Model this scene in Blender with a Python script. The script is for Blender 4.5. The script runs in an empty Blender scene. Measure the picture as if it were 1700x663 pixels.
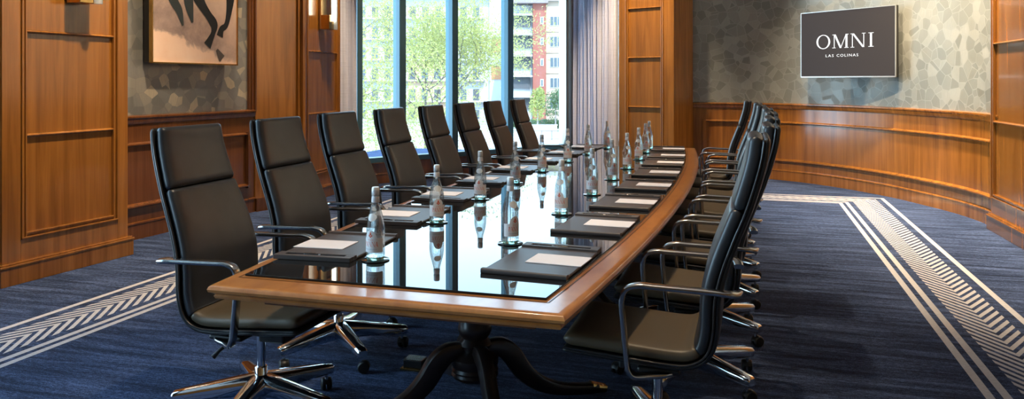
import bpy, bmesh, math, random
from mathutils import Vector, Matrix
random.seed(7)
R = math.radians
SC = bpy.context.scene
COL = SC.collection
F = 1310.0; YH = 135.0; H = 1.4
TH = math.atan((1240 - 850) / F)
CT, ST = math.cos(TH), math.sin(TH)

def ray(px, d):
    """room position (x, y) of a point seen in photo column px at depth d"""
    X = (px - 850) * d / F
    return (X * CT - d * ST, X * ST + d * CT)
def zat(py, d): return H - (py - YH) * d / F

# ------------------------------------------------------------------ materials
MATS = {}
def new_mat(name):
    m = bpy.data.materials.new(name); m.use_nodes = True
    nt = m.node_tree; nt.nodes.clear()
    out = nt.nodes.new('ShaderNodeOutputMaterial')
    b = nt.nodes.new('ShaderNodeBsdfPrincipled')
    nt.links.new(b.outputs[0], out.inputs[0])
    MATS[name] = m
    return m, nt, b, out
def setp(b, **k):
    names = dict(color='Base Color', rough='Roughness', metal='Metallic', ior='IOR', trans='Transmission Weight',
                 coat='Coat Weight', coatr='Coat Roughness', spec='Specular IOR Level', emis='Emission Color',
                 estr='Emission Strength', sheen='Sheen Weight', alpha='Alpha', coatior='Coat IOR', sub='Subsurface Weight')
    for a, v in k.items():
        if a in ('color', 'emis') and len(v) == 3: v = (*v, 1)
        b.inputs[names[a]].default_value = v
def N(nt, t, **k):
    n = nt.nodes.new(t)
    for a, v in k.items(): setattr(n, a, v)
    return n
def math_n(nt, op, a, b=None, c=None):
    n = nt.nodes.new('ShaderNodeMath'); n.operation = op
    for i, v in enumerate((a, b, c)):
        if v is None: continue
        if isinstance(v, (int, float)): n.inputs[i].default_value = v
        else: nt.links.new(v, n.inputs[i])
    return n.outputs[0]
def ramp(nt, fac, stops, interp='LINEAR'):
    r = nt.nodes.new('ShaderNodeValToRGB'); r.color_ramp.interpolation = interp
    el = r.color_ramp.elements
    while len(el) < len(stops): el.new(0.5)
    for e, (p, c) in zip(el, stops): e.position = p; e.color = (*c, 1)
    nt.links.new(fac, r.inputs[0]); return r.outputs[0]
def noise(nt, vec, scale, detail=4, rough=.5, dist=0):
    n = nt.nodes.new('ShaderNodeTexNoise'); n.inputs['Scale'].default_value = scale
    n.inputs['Detail'].default_value = detail; n.inputs['Roughness'].default_value = rough
    n.inputs['Distortion'].default_value = dist
    if vec is not None: nt.links.new(vec, n.inputs['Vector'])
    return n.outputs[0]
def coords(nt, scale=(1, 1, 1), rot=(0, 0, 0)):
    g = nt.nodes.new('ShaderNodeNewGeometry'); m = nt.nodes.new('ShaderNodeMapping')
    m.inputs['Scale'].default_value = scale; m.inputs['Rotation'].default_value = rot
    nt.links.new(g.outputs['Position'], m.inputs['Vector']); return m.outputs[0]
def mix(nt, fac, a, b, mode='MIX'):
    n = nt.nodes.new('ShaderNodeMix'); n.data_type = 'RGBA'; n.blend_type = mode
    for s, v in ((n.inputs[0], fac), (n.inputs[6], a), (n.inputs[7], b)):
        if isinstance(v, tuple): s.default_value = (*v, 1)
        elif isinstance(v, (int, float)): s.default_value = v
        else: nt.links.new(v, s)
    return n.outputs[2]
def bump(nt, b, h, strength=.2, dist=.01):
    n = nt.nodes.new('ShaderNodeBump'); n.inputs['Strength'].default_value = strength
    n.inputs['Distance'].default_value = dist
    nt.links.new(h, n.inputs['Height']); nt.links.new(n.outputs[0], b.inputs['Normal'])
def simple(name, color, rough=.5, **k):
    m, nt, b, o = new_mat(name); setp(b, color=color, rough=rough, **k); return m

def wood(name, dark, light, scale=(26, 26, 1.3), rough=.26, coat=.4):
    m, nt, b, o = new_mat(name)
    v = coords(nt, scale)
    n1 = noise(nt, v, 1.0, 5, .6, .6)
    v2 = coords(nt, (scale[0] * 5, scale[1] * 5, scale[2] * 3))
    n2 = noise(nt, v2, 1.0, 3, .6)
    v3 = coords(nt, (scale[0] * .06 + .4, scale[1] * .06 + .4, scale[2] * .5 + .2))
    n3 = noise(nt, v3, 1.0, 2, .5)
    f = math_n(nt, 'ADD', math_n(nt, 'MULTIPLY', n1, .6), math_n(nt, 'ADD', math_n(nt, 'MULTIPLY', n2, .16), math_n(nt, 'MULTIPLY', n3, .3)))
    mid = tuple((a + c) / 2 for a, c in zip(dark, light))
    c = ramp(nt, f, [(.38, dark), (.56, mid), (.74, light)])
    nt.links.new(c, b.inputs['Base Color'])
    setp(b, rough=rough, coat=coat, coatr=.12)
    return m
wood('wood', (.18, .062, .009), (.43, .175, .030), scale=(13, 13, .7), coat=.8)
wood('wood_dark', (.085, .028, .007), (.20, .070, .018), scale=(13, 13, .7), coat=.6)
wood('wood_table', (.32, .105, .022), (.60, .25, .065), scale=(9, 3, 9), rough=.3, coat=.5)
wood('wood_pedestal', (.008, .005, .005), (.022, .011, .008), rough=.35, coat=.25)

# leather
m, nt, b, o = new_mat('leather')
v = coords(nt, (1, 1, 1)); n1 = noise(nt, v, 240, 3, .6); n2 = noise(nt, v, 9, 2, .5)
c = ramp(nt, n2, [(.3, (.021, .024, .029)), (.7, (.031, .035, .041))])
nt.links.new(c, b.inputs['Base Color']); setp(b, rough=.36, spec=.62); bump(nt, b, n1, .12, .001)
simple('leather_shell', (.012, .012, .013), .42)
simple('leather_piping', (.03, .03, .032), .3)
simple('seat_leather', (.105, .078, .044), .45, spec=.6)
simple('chrome', (.78, .78, .79), .09, metal=1)
simple('aluminium', (.42, .41, .40), .22, metal=1)
simple('black_plastic', (.012, .012, .013), .4)
simple('caster_rubber', (.01, .01, .01), .5)
simple('brass', (.62, .38, .13), .22, metal=1)
simple('brass_satin', (.50, .35, .17), .35, metal=1)
simple('black_trim', (.012, .011, .011), .4)
simple('silver_trim', (.62, .61, .58), .3, metal=.8)
m, nt, b, o = new_mat('lamp_tube'); setp(b, color=(1, .95, .85), rough=.3, emis=(1, .90, .70), estr=5.0)
simple('sconce_glass', (.85, .92, .95), .15, trans=.5, ior=1.45)

# smoked glass table sheet
simple('table_glass', (.012, .012, .013), .015, ior=1.37)
simple('glass_edge', (.006, .012, .012), .1)
simple('inlay', (.05, .018, .008), .35)

# bottle
m, nt, b, o = new_mat('bottle_glass'); setp(b, color=(.96, 1.0, 1.0), rough=.01, trans=1.0, ior=1.34)
tr = nt.nodes.new('ShaderNodeBsdfTransparent'); tr.inputs[0].default_value = (.93, .98, .98, 1); mx = nt.nodes.new('ShaderNodeMixShader'); mx.inputs[0].default_value = .5
nt.links.new(b.outputs[0], mx.inputs[1]); nt.links.new(tr.outputs[0], mx.inputs[2]); nt.links.new(mx.outputs[0], o.inputs[0])
m, nt, b, o = new_mat('bottle_base'); setp(b, color=(.45, .86, .80), rough=.04, trans=.85, ior=1.4)
simple('label_white', (.95, .91, .90), .5, sub=.0)
simple('label_orange', (.85, .13, .04), .5)
simple('label_grey', (.32, .36, .45), .5)
simple('cap_metal', (.80, .80, .79), .35, metal=.25)
simple('coaster', (.012, .025, .026), .08, coat=.6)
simple('pad_leather', (.072, .056, .050), .42, spec=.5)
simple('pad_edge', (.010, .009, .009), .4)
simple('paper', (.92, .88, .89), .6)
simple('pen_black', (.02, .018, .018), .25)

# carpet
m, nt, b, o = new_mat('carpet')
g = nt.nodes.new('ShaderNodeNewGeometry'); sp = nt.nodes.new('ShaderNodeSeparateXYZ')
nt.links.new(g.outputs['Position'], sp.inputs[0]); X, Y = sp.outputs[0], sp.outputs[1]
vv = math_n(nt, 'ABSOLUTE', math_n(nt, 'ADD', X, 1.24))
far = math_n(nt, 'SUBTRACT', Y, 7.5)
D = math_n(nt, 'MAXIMUM', vv, far)
def band(lo, hi): return math_n(nt, 'MULTIPLY', math_n(nt, 'GREATER_THAN', D, lo), math_n(nt, 'LESS_THAN', D, hi))
side = math_n(nt, 'GREATER_THAN', vv, far)                 # 1 along the long sides
w_ = math_n(nt, 'ABSOLUTE', math_n(nt, 'SUBTRACT', D, 2.565))
sgn = math_n(nt, 'SIGN', math_n(nt, 'ADD', X, 1.24))
t_side = math_n(nt, 'SUBTRACT', Y, math_n(nt, 'MULTIPLY', sgn, math_n(nt, 'MULTIPLY', w_, 1.78)))
t_far = math_n(nt, 'SUBTRACT', X, math_n(nt, 'MULTIPLY', w_, 1.78))
tt = math_n(nt, 'ADD', math_n(nt, 'MULTIPLY', side, t_side), math_n(nt, 'MULTIPLY', math_n(nt, 'SUBTRACT', 1.0, side), t_far))
st = math_n(nt, 'LESS_THAN', math_n(nt, 'FRACT', math_n(nt, 'DIVIDE', math_n(nt, 'ADD', tt, 30.0), .0985)), .52)
chev = math_n(nt, 'MULTIPLY', st, band(2.42, 2.70))
lines = math_n(nt, 'MAXIMUM', math_n(nt, 'MAXIMUM', band(2.25, 2.29), band(2.325, 2.364)), band(2.765, 2.806))
mask = math_n(nt, 'MAXIMUM', lines, chev)
s1 = noise(nt, coords(nt, (1.6, 17, 1)), 1.0, 5, .7, .5)
s2 = noise(nt, coords(nt, (34, 110, 1)), 1.0, 4, .8)
s3 = noise(nt, coords(nt, (150, 260, 1)), 1.0, 2, .8)
sf = math_n(nt, 'ADD', math_n(nt, 'MULTIPLY', s1, .33), math_n(nt, 'ADD', math_n(nt, 'MULTIPLY', s2, .36), math_n(nt, 'MULTIPLY', s3, .33)))
base = ramp(nt, sf, [(.42, (.0035, .0070, .020)), (.50, (.016, .031, .080)), (.60, (.11, .165, .32))])
pale = ramp(nt, s2, [(.3, (.40, .40, .43)), (.7, (.60, .60, .62))])
nt.links.new(mix(nt, mask, base, pale), b.inputs['Base Color'])
setp(b, rough=.95, sheen=.05, spec=.1); bump(nt, b, s2, .5, .004)

# wallpaper of facetted patches
def wallpaper(name, cols, line, scale, lw, metal=.25):
    m, nt, b, o = new_mat(name)
    v = coords(nt, (1, 1, 1.15))
    n0 = nt.nodes.new('ShaderNodeTexNoise'); n0.inputs['Scale'].default_value = 2.5
    vo = nt.nodes.new('ShaderNodeTexVoronoi'); vo.inputs['Scale'].default_value = scale
    nt.links.new(v, vo.inputs['Vector'])
    ve = nt.nodes.new('ShaderNodeTexVoronoi'); ve.feature = 'DISTANCE_TO_EDGE'; ve.inputs['Scale'].default_value = scale
    nt.links.new(v, ve.inputs['Vector'])
    sx = nt.nodes.new('ShaderNodeSeparateColor'); nt.links.new(vo.outputs['Color'], sx.inputs[0])
    fine = noise(nt, coords(nt, (90, 90, 14)), 1.0, 2, .6)
    f = math_n(nt, 'ADD', math_n(nt, 'MULTIPLY', sx.outputs[0], .85), math_n(nt, 'MULTIPLY', fine, .2))
    c = ramp(nt, f, cols)
    e = math_n(nt, 'LESS_THAN', ve.outputs['Distance'], lw)
    nt.links.new(mix(nt, e, c, line), b.inputs['Base Color'])
    r = math_n(nt, 'ADD', math_n(nt, 'MULTIPLY', sx.outputs[1], .25), .30)
    nt.links.new(r, b.inputs['Roughness']); setp(b, metal=metal)
    return m
wallpaper('wallpaper', [(.05, (.20, .215, .195)), (.5, (.25, .265, .24)), (.8, (.29, .305, .28)), (1, (.36, .37, .34))], (.315, .33, .305), 7.5, .03)
wallpaper('wallpaper_dark', [(.1, (.24, .25, .24)), (.55, (.31, .315, .30)), (.8, (.42, .40, .34)), (1, (.72, .64, .46))], (.30, .30, .28), 8.5, .010, .5)

# curtains
m, nt, b, o = new_mat('curtain')
n1 = noise(nt, coords(nt, (3, 3, 200)), 1.0, 2, .5)
nt.links.new(ramp(nt, n1, [(.3, (.55, .56, .66)), (.7, (.66, .67, .78))]), b.inputs['Base Color'])
setp(b, rough=.5, sheen=.4)
simple('ceiling_paint', (.80, .79, .76), .8)
simple('plaster', (.55, .5, .42), .8)
simple('window_frame', (.045, .13, .175), .28, metal=.35)
simple('frame_brown', (.28, .21, .19), .4)
m, nt, b, o = new_mat('pane')
tr = nt.nodes.new('ShaderNodeBsdfTransparent'); gl = nt.nodes.new('ShaderNodeBsdfGlossy'); gl.inputs['Roughness'].default_value = .01
tr.inputs[0].default_value = (.93, .97, .97, 1)
fr = nt.nodes.new('ShaderNodeFresnel'); fr.inputs[0].default_value = 1.35; mx = nt.nodes.new('ShaderNodeMixShader')
nt.links.new(fr.outputs[0], mx.inputs[0]); nt.links.new(tr.outputs[0], mx.inputs[1]); nt.links.new(gl.outputs[0], mx.inputs[2])
nt.links.new(mx.outputs[0], o.inputs[0])
# outdoors
simple('facade_white', (.42, .42, .43), .8)
simple('facade_peach', (.46, .31, .22), .8)
simple('facade_beige', (.44, .34, .27), .8)
simple('facade_brick', (.26, .075, .05), .85)
simple('facade_orange', (.46, .20, .10), .85)
simple('roof_grey', (.22, .17, .17), .8)
simple('outdoor_glass', (.07, .09, .11), .25)
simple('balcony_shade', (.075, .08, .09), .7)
simple('window_white', (.5, .5, .5), .6)
simple('concrete', (.38, .35, .31), .85)
simple('fence_metal', (.10, .09, .09), .5)
m, nt, b, o = new_mat('ground')
n1 = noise(nt, coords(nt, (.05, .22, 1)), 1.0, 4, .6)
nt.links.new(ramp(nt, n1, [(.35, (.38, .31, .27)), (.52, (.42, .37, .33)), (.60, (.20, .24, .10)), (.75, (.16, .20, .07))]), b.inputs['Base Color'])
setp(b, rough=.95)
def leafmat(name, a, c):
    m, nt, b, o = new_mat(name)
    n1 = noise(nt, coords(nt, (1, 1, 1)), 3.0, 3, .6)
    nt.links.new(ramp(nt, n1, [(.3, a), (.7, c)]), b.inputs['Base Color'])
    setp(b, rough=.6)
    d = nt.nodes.new('ShaderNodeBsdfTranslucent'); d.inputs[0].default_value = (*c, 1)
    mx = nt.nodes.new('ShaderNodeMixShader'); mx.inputs[0].default_value = .45
    nt.links.new(b.outputs[0], mx.inputs[1]); nt.links.new(d.outputs[0], mx.inputs[2]); nt.links.new(mx.outputs[0], o.inputs[0])
leafmat('leaf_spring', (.17, .17, .04), (.42, .40, .13))
leafmat('leaf_yellow', (.26, .28, .05), (.42, .42, .12))
leafmat('leaf_green', (.06, .10, .04), (.15, .21, .09))
simple('bark', (.10, .08, .07), .9)
simple('bark_grey', (.30, .26, .24), .9)

# ------------------------------------------------------------------ mesh builder
class MB:
    def __init__(s): s.v = []; s.f = []; s.mi = []; s.mats = []
    def m(s, name):
        if name not in s.mats: s.mats.append(name)
        return s.mats.index(name)
    def add(s, vs, fs, mat):
        o = len(s.v); s.v += [tuple(p) for p in vs]; k = s.m(mat)
        for f in fs: s.f.append(tuple(i + o for i in f)); s.mi.append(k)
    def box(s, x0, x1, y0, y1, z0, z1, mat):
        s.hexa([(x0, y0), (x1, y0), (x1, y1), (x0, y1)], z0, z1, mat)
    def hexa(s, poly, z0, z1, mat):
        s.prism(poly, z0, z1, mat)
    def prism(s, poly, z0, z1, mat):
        n = len(poly)
        area = sum(poly[i][0] * poly[(i + 1) % n][1] - poly[(i + 1) % n][0] * poly[i][1] for i in range(n))
        if area < 0: poly = list(poly)[::-1]
        vs = [(x, y, z0) for x, y in poly] + [(x, y, z1) for x, y in poly]
        fs = [tuple(range(n - 1, -1, -1)), tuple(range(n, 2 * n))]
        fs += [(i, (i + 1) % n, n + (i + 1) % n, n + i) for i in range(n)]
        s.add(vs, fs, mat)
    def rings(s, rings, mat, closed=True, caps=True):
        """list of equally long vertex rings -> skin"""
        n = len(rings[0]); vs = [p for r in rings for p in r]; fs = []
        for i in range(len(rings) - 1):
            for j in range(n if closed else n - 1):
                a = i * n + j; b_ = i * n + (j + 1) % n
                fs.append((a, b_, b_ + n, a + n))
        if caps and closed:
            fs.append(tuple(range(n - 1, -1, -1))); k = (len(rings) - 1) * n
            fs.append(tuple(k + j for j in range(n)))
        s.add(vs, fs, mat)
    def lathe(s, prof, mat, seg=20, c=(0, 0, 0)):
        rs = []
        for r, z in prof:
            rs.append([(c[0] + r * math.cos(2 * math.pi * j / seg), c[1] + r * math.sin(2 * math.pi * j / seg), c[2] + z) for j in range(seg)])
        s.rings(rs, mat)
    def tube(s, pts, rad, mat, seg=8, flat=None, up=(0, 0, 1)):
        """sweep a circle (or a rounded bar with half sizes flat=(w,h)) along pts"""
        pts = [Vector(p) for p in pts]; rs = []
        n = len(pts); U = Vector(up)
        for i, p in enumerate(pts):
            t = (pts[min(i + 1, n - 1)] - pts[max(i - 1, 0)]).normalized()
            a = t.cross(U)
            if a.length < 1e-4: a = t.cross(Vector((0, 1, 0)))
            a.normalize(); b_ = a.cross(t).normalized()
            r = rad[i] if isinstance(rad, (list, tuple)) else rad
            ring = []
            for j in range(seg):
                an = 2 * math.pi * (j + .5) / seg
                if flat:
                    fw, fh = flat[i] if isinstance(flat, list) else flat
                    ca, sa = math.cos(an), math.sin(an); e = .45
                    ring.append(p + a * fw * math.copysign(abs(ca) ** e, ca) + b_ * fh * math.copysign(abs(sa) ** e, sa))
                else: ring.append(p + a * r * math.cos(an) + b_ * r * math.sin(an))
            rs.append(ring)
        s.rings(rs, mat)
    def build(s, name, parent=None, smooth=None, loc=None, label=None, bevel=None):
        me = bpy.data.meshes.new(name); me.from_pydata(s.v, [], s.f)
        for nme in s.mats: me.materials.append(MATS[nme])
        me.polygons.foreach_set('material_index', s.mi)
        bm = bmesh.new(); bm.from_mesh(me); bmesh.ops.recalc_face_normals(bm, faces=bm.faces); bm.to_mesh(me); bm.free()
        if smooth:
            me.polygons.foreach_set('use_smooth', [True] * len(me.polygons))
            me.set_sharp_from_angle(angle=R(smooth))
        me.update()
        ob = bpy.data.objects.new(name, me); COL.objects.link(ob)
        if parent: ob.parent = parent
        if loc: ob.location = loc
        if label: ob['label'] = label
        if bevel:
            md = ob.modifiers.new('Bevel', 'BEVEL'); md.width = bevel; md.segments = 2; md.limit_method = 'ANGLE'
        return ob

def empty(name, loc, label, cat, group=None, rz=0):
    o = bpy.data.objects.new(name, None); COL.objects.link(o)
    o.location = loc; o.rotation_euler = (0, 0, rz); o.empty_display_size = .1
    return tag(o, label, cat, group)
def tag(o, label, cat, group=None):
    o['label'] = label; o['category'] = cat
    if group: o['group'] = group
    return o
def structure(o): o['kind'] = 'structure'; return o
def copy_tree(o, parent=None):
    c = o.copy(); COL.objects.link(c); c.parent = parent
    for ch in list(o.children): copy_tree(ch, c)
    return c
def spline(pts, n=6):
    out = []
    P = [Vector(p) for p in pts]
    for i in range(len(P) - 1):
        p0 = P[max(i - 1, 0)]; p1 = P[i]; p2 = P[i + 1]; p3 = P[min(i + 2, len(P) - 1)]
        for k in range(n):
            t = k / n
            out.append(.5 * ((2 * p1) + (p2 - p0) * t + (2 * p0 - 5 * p1 + 4 * p2 - p3) * t * t + (3 * p1 - p0 - 3 * p2 + p3) * t ** 3))
    out.append(P[-1]); return out

# sweep a profile [(offset into room, z)...] along a floor polyline; side=+1: room is to the left of travel
def sweep(mb, line, prof, mat, side=1, closed=True):
    P = [Vector((p[0], p[1])) for p in line]; rs = []
    for i, p in enumerate(P):
        a = (P[i] - P[i - 1]).normalized() if i else (P[1] - P[0]).normalized()
        b_ = (P[i + 1] - P[i]).normalized() if i < len(P) - 1 else a
        t = (a + b_).normalized(); nrm = Vector((-t.y, t.x)) * side
        k = 1 / max(.5, a.dot(t))
        rs.append([(p.x + nrm.x * o_ * k, p.y + nrm.y * o_ * k, z) for o_, z in prof])
    mb.rings(rs, mat, closed=closed, caps=closed)
def half_round(z0, z1, d):
    zs = [z0 + (z1 - z0) * k / 6 for k in range(7)]
    return [(-.004, z0)] + [(d * math.sin(math.pi * k / 6) ** .6 if 0 < k < 6 else .001, z) for k, z in enumerate(zs)] + [(-.004, z1)]
CEIL = 4.75

# ------------------------------------------------------------------ floor / ceiling
mb = MB(); mb.box(-7.2, 3.6, -4.2, 15.2, -.08, 0, 'carpet'); structure(mb.build('floor'))
mb = MB(); mb.box(-7.2, 3.6, -4.2, 15.2, CEIL, CEIL + .1, 'ceiling_paint'); structure(mb.build('ceiling'))

# ------------------------------------------------------------------ right curved wall
rw = spline([(2.27, 8.3), (2.27, 8.75), (2.16, 9.3), (1.98, 9.78), (1.68, 10.45), (1.26, 11.08), (.82, 11.56), (.41, 11.84), (.02, 11.99), (-.40, 12.05), (-.86, 12.06)], 5)
rw = [(p.x, p.y) for p in rw]
mb = MB(); sweep(mb, rw, [(0, 1.06), (0, CEIL), (-.12, CEIL), (-.12, 1.06)], 'wallpaper', 1)
structure(mb.build('wall_right', smooth=30))
def wainscot(line, side, name_w, mat, ends=(1, 1), rail=1.06):
    mb = MB(); sweep(mb, line, [(.012, 0), (.012, rail), (-.12, rail), (-.12, 0)], mat, side)
    # recessed field is suggested by raised mouldings around it
    sweep(mb, line, [(.0, rail - .012)] + [(.036, rail - .008), (.046, rail + .006), (.046, rail + .02), (.034, rail + .026), (.0, rail + .03)], mat, side)
    sweep(mb, line, [(.008, rail - .055), (.024, rail - .05), (.034, rail - .03), (.036, rail - .01), (.008, rail - .01)], mat, side)
    return mb
def mould_profile(z0, z1, d=.03):
    h = z1 - z0
    return [(.008, z0), (.012 + d * .3, z0 + h * .12), (.012 + d, z0 + h * .35), (.012 + d, z0 + h * .6), (.012 + d * .35, z0 + h * .8), (.008, z1)]
mb = wainscot(rw, 1, 'w', 'wood')
structure(mb.build('trim_1', smooth=35))
mb = MB(); inner = rw[3:-3]
sweep(mb, inner, mould_profile(.795, .835), 'wood', 1)
sweep(mb, inner, [(a, z) for a, z in mould_profile(.255, .305, .036)], 'wood', 1)
for pt, qt in ((inner[0], inner[1]), (inner[-2], inner[-1])):
    d = (Vector(qt) - Vector(pt)).normalized(); n_ = Vector((-d.y, d.x)); p = Vector(pt if pt == inner[0] else qt)
    poly = [p - d * .022, p + d * .022, p + d * .022 + n_ * .045, p - d * .022 + n_ * .045]
    mb.prism([(q.x, q.y) for q in poly], .255, .835, 'wood')
structure(mb.build('trim_2', smooth=35))
mb = MB(); sweep(mb, rw, [(.0, 0), (.03, 0), (.03, .125), (.036, .130), (.036, .142), (.026, .150), (.0, .150)], 'wood', 1)
structure(mb.build('baseboard_right', smooth=35))
# slim picture moulding framing the wallpaper
mb = MB()
for p, sgn_ in ((rw[1], 1), (rw[-1], -1)):
    i = rw.index(p); q = rw[i + 1] if i + 1 < len(rw) else rw[i - 1]
    d = (Vector(q) - Vector(p)).normalized() if sgn_ > 0 else (Vector(p) - Vector(q)).normalized()
    n_ = Vector((-d.y, d.x)); p = Vector(p)
    for a, b_, t_ in ((-.03, .03, .04), (.03, .045, .025)):
        a2, b2 = (a, b_) if sgn_ > 0 else (-b_, -a)
        poly = [p + d * a2 - n_ * .002, p + d * b2 - n_ * .002, p + d * b2 + n_ * t_, p + d * a2 + n_ * t_]
        mb.prism([(k.x, k.y) for k in poly], 1.09, CEIL, 'wood_dark')
structure(mb.build('trim_3'))

# ------------------------------------------------------------------ panelled pilasters
def pilaster(name, A, B, depth, stile, mat='wood', strips=(1.02, 1.75, 2.48, 3.21, 3.94), side=1, bottom=.30, retA=True):
    A = Vector(A); B = Vector(B); t = (B - A).normalized(); n_ = Vector((-t.y, t.x)) * side
    L = (B - A).length
    def pt(s_, o_): q = A + t * s_ + n_ * o_; return (q.x, q.y)
    def bar(mb, s0, s1, o0, o1, z0, z1, m_=mat): mb.prism([pt(s0, o0), pt(s1, o0), pt(s1, o1), pt(s0, o1)], z0, z1, m_)
    mb = MB()
    bar(mb, 0, L, -depth, -.02, 0, CEIL)                      # core and recessed panel face
    bar(mb, 0, stile[0], -.02, 0, 0, CEIL); bar(mb, L - stile[1], L, -.02, 0, 0, CEIL)
    bar(mb, stile[0], L - stile[1], -.02, 0, 0, bottom)
    s0, s1 = stile[0], L - stile[1]
    # stepped moulding round the panel
    for (a, h_) in ((0, .012), (.016, -.002), (.030, .006)):
        w2 = .014
        bar(mb, s0 + a, s0 + a + w2, -.02, h_, bottom, CEIL); bar(mb, s1 - a - w2, s1 - a, -.02, h_, bottom, CEIL)
        bar(mb, s0 + a, s1 - a, -.02, h_, bottom + a, bottom + a + w2)
    o_ = structure(mb.build(name, bevel=.003))
    mb = MB()
    for z in strips:
        sweep(mb, [pt(s0 + .044, -.02), pt(s1 - .044, -.02)], half_round(z - .013, z + .013, .024), mat, side)
    mb.build('panel_strip', o_, smooth=40)
    mb = MB()
    bar(mb, -.03, L + .03, -depth, .03, 0, .125); bar(mb, -.036, L + .036, -depth, .036, .125, .14); bar(mb, -.025, L + .025, -depth, .022, .14, .152)
    mb.build('plinth', o_, bevel=.003)
    return pt
p1 = pilaster('trim_4', (-4.84, 4.14), (-4.78, 5.21), .55, (.14, .10), side=-1)
p2 = pilaster('trim_5', (-4.84, 7.98), (-4.93, 8.95), .5, (.03, .05), side=-1)
p3 = pilaster('trim_6', (-1.85, 11.86), (-1.00, 11.46), .55, (.12, .17), side=-1)
p4 = pilaster('trim_7', (2.21, 8.44), (2.24, 6.9), .4, (.03, .14), side=-1)

# ------------------------------------------------------------------ left wall with wallpaper
lw = [(-5.26, 4.7), (-5.24, 5.2), (-5.20, 5.7), (-5.155, 6.4), (-5.11, 7.05), (-5.085, 7.33)]
mb = MB(); sweep(mb, lw, [(0, 1.06), (0, CEIL), (-.14, CEIL), (-.14, 1.06)], 'wallpaper_dark', -1); structure(mb.build('wall_left', smooth=30))
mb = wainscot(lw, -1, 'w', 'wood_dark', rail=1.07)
structure(mb.build('trim_8', smooth=35))
mb = MB(); l2 = lw[1:-1] + [(-5.095, 7.24)]
sweep(mb, l2, mould_profile(.82, .86), 'wood_dark', -1); sweep(mb, l2, mould_profile(.27, .32, .036), 'wood_dark', -1)
mb.box(-5.125, -5.05, 7.20, 7.25, .27, .86, 'wood_dark'); structure(mb.build('trim_9', smooth=35))
mb = MB(); sweep(mb, lw, [(.0, 0), (.03, 0), (.03, .13), (.036, .135), (.036, .148), (.026, .156), (.0, .156)], 'wood_dark', -1)
structure(mb.build('baseboard_left', smooth=35))
mb = MB()
for (o0, o1, w0, w1) in ((-.02, .03, 7.27, 7.31), (-.02, .045, 7.31, 7.335), (-.02, .02, 7.24, 7.27)):
    mb.prism([(-5.095 + o0, w0), (-5.095 + o1 + .01, w0), (-5.095 + o1 + .01, w1), (-5.095 + o0, w1)], 1.09, CEIL, 'wood_dark')
structure(mb.build('trim_10'))
# plain slab between the wallpapered bay and the second pilaster
mb = MB(); mb.prism([(-5.06, 7.335), (-4.87, 7.88), (-5.5, 8.1), (-5.6, 7.335)], 0, CEIL, 'wood')
mb.prism([(-4.87, 7.88), (-4.83, 7.89), (-4.83, 7.985), (-5.2, 7.985), (-5.2, 7.88)], 0, CEIL, 'wood_dark')
for a in (.0, .045):
    mb.prism([(-4.885 + a, 7.86 + a * .6), (-4.855 + a, 7.85 + a * .6), (-4.845 + a, 7.885 + a * .6), (-4.88 + a, 7.9 + a * .6)], 0, CEIL, 'wood')
mb.prism([(-5.03, 7.32), (-4.845, 7.86), (-5.0, 7.95), (-5.2, 7.4)], 0, .14, 'wood_dark')
structure(mb.build('trim_11'))

# ------------------------------------------------------------------ window wall
W0 = Vector((-4.80, 9.89)); WD = Vector((1.93, 2.92)); WL = WD.length; WT = WD.normalized(); WN = Vector((WT.y, -WT.x))  # WN into the room
def wt(px):   # distance along the window line for a photo column
    r = (px - 850) / F
    a = W0.x * CT + W0.y * ST; b_ = WD.x * CT + WD.y * ST; c = W0.y * CT - W0.x * ST; d = WD.y * CT - WD.x * ST
    return (r * c - a) / (b_ - r * d) * WL
def wp(s_, o_): q = W0 + WT * s_ + WN * o_; return (q.x, q.y)
def wbar(mb, s0, s1, o0, o1, z0, z1, m_): mb.prism([wp(s0, o0), wp(s1, o0), wp(s1, o1), wp(s0, o1)], z0, z1, m_)
s_start, s_end = wt(548), 1.36 * WL
ZB, ZT = .355, 4.62
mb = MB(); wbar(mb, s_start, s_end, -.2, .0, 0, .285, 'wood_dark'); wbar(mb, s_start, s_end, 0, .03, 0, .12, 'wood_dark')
wbar(mb, s_start, s_end, 0, .04, .12, .135, 'wood_dark'); wbar(mb, s_start, s_end, -.2, .05, .275, .287, 'wood_dark')
structure(mb.build('wall_far', bevel=.003))
mb = MB(); wbar(mb, s_start, s_end, -.2, .05, ZT, CEIL, 'plaster'); structure(mb.build('trim_12'))
fw = MB()
wbar(fw, s_start, s_end, -.12, .03, .287, ZB, 'window_frame'); wbar(fw, s_start, s_end, -.12, .03, ZT - .07, ZT, 'window_frame')
wbar(fw, s_start, s_start + .08, -.12, .03, ZB, ZT, 'window_frame'); wbar(fw, s_end - .08, s_end, -.12, .03, ZB, ZT, 'window_frame')
win = structure(fw.build('window_1', bevel=.003))
mulls = [(wt(595), .04, 'window_frame'), (wt(666), .052, 'window_frame'), (wt(753), .052, 'window_frame'), (wt(845), .055, 'window_frame'), (wt(939), .03, 'silver_trim'), (wt(951), .075, 'frame_brown')]
for s_, hw, m_ in mulls:
    mb = MB(); wbar(mb, s_ - hw, s_ + hw, -.13, .045, ZB, ZT - .07, m_); mb.build('mullion', win, bevel=.004)
edges = [s_start + .08] + [m_[0] for m_ in mulls[1:5]] + [s_end - .08]
for a, b_ in zip(edges[:-1], edges[1:]):
    mb = MB(); wbar(mb, a + .03, b_ - .03, -.05, -.042, ZB, ZT - .07, 'pane'); mb.build('pane', win)

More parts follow.
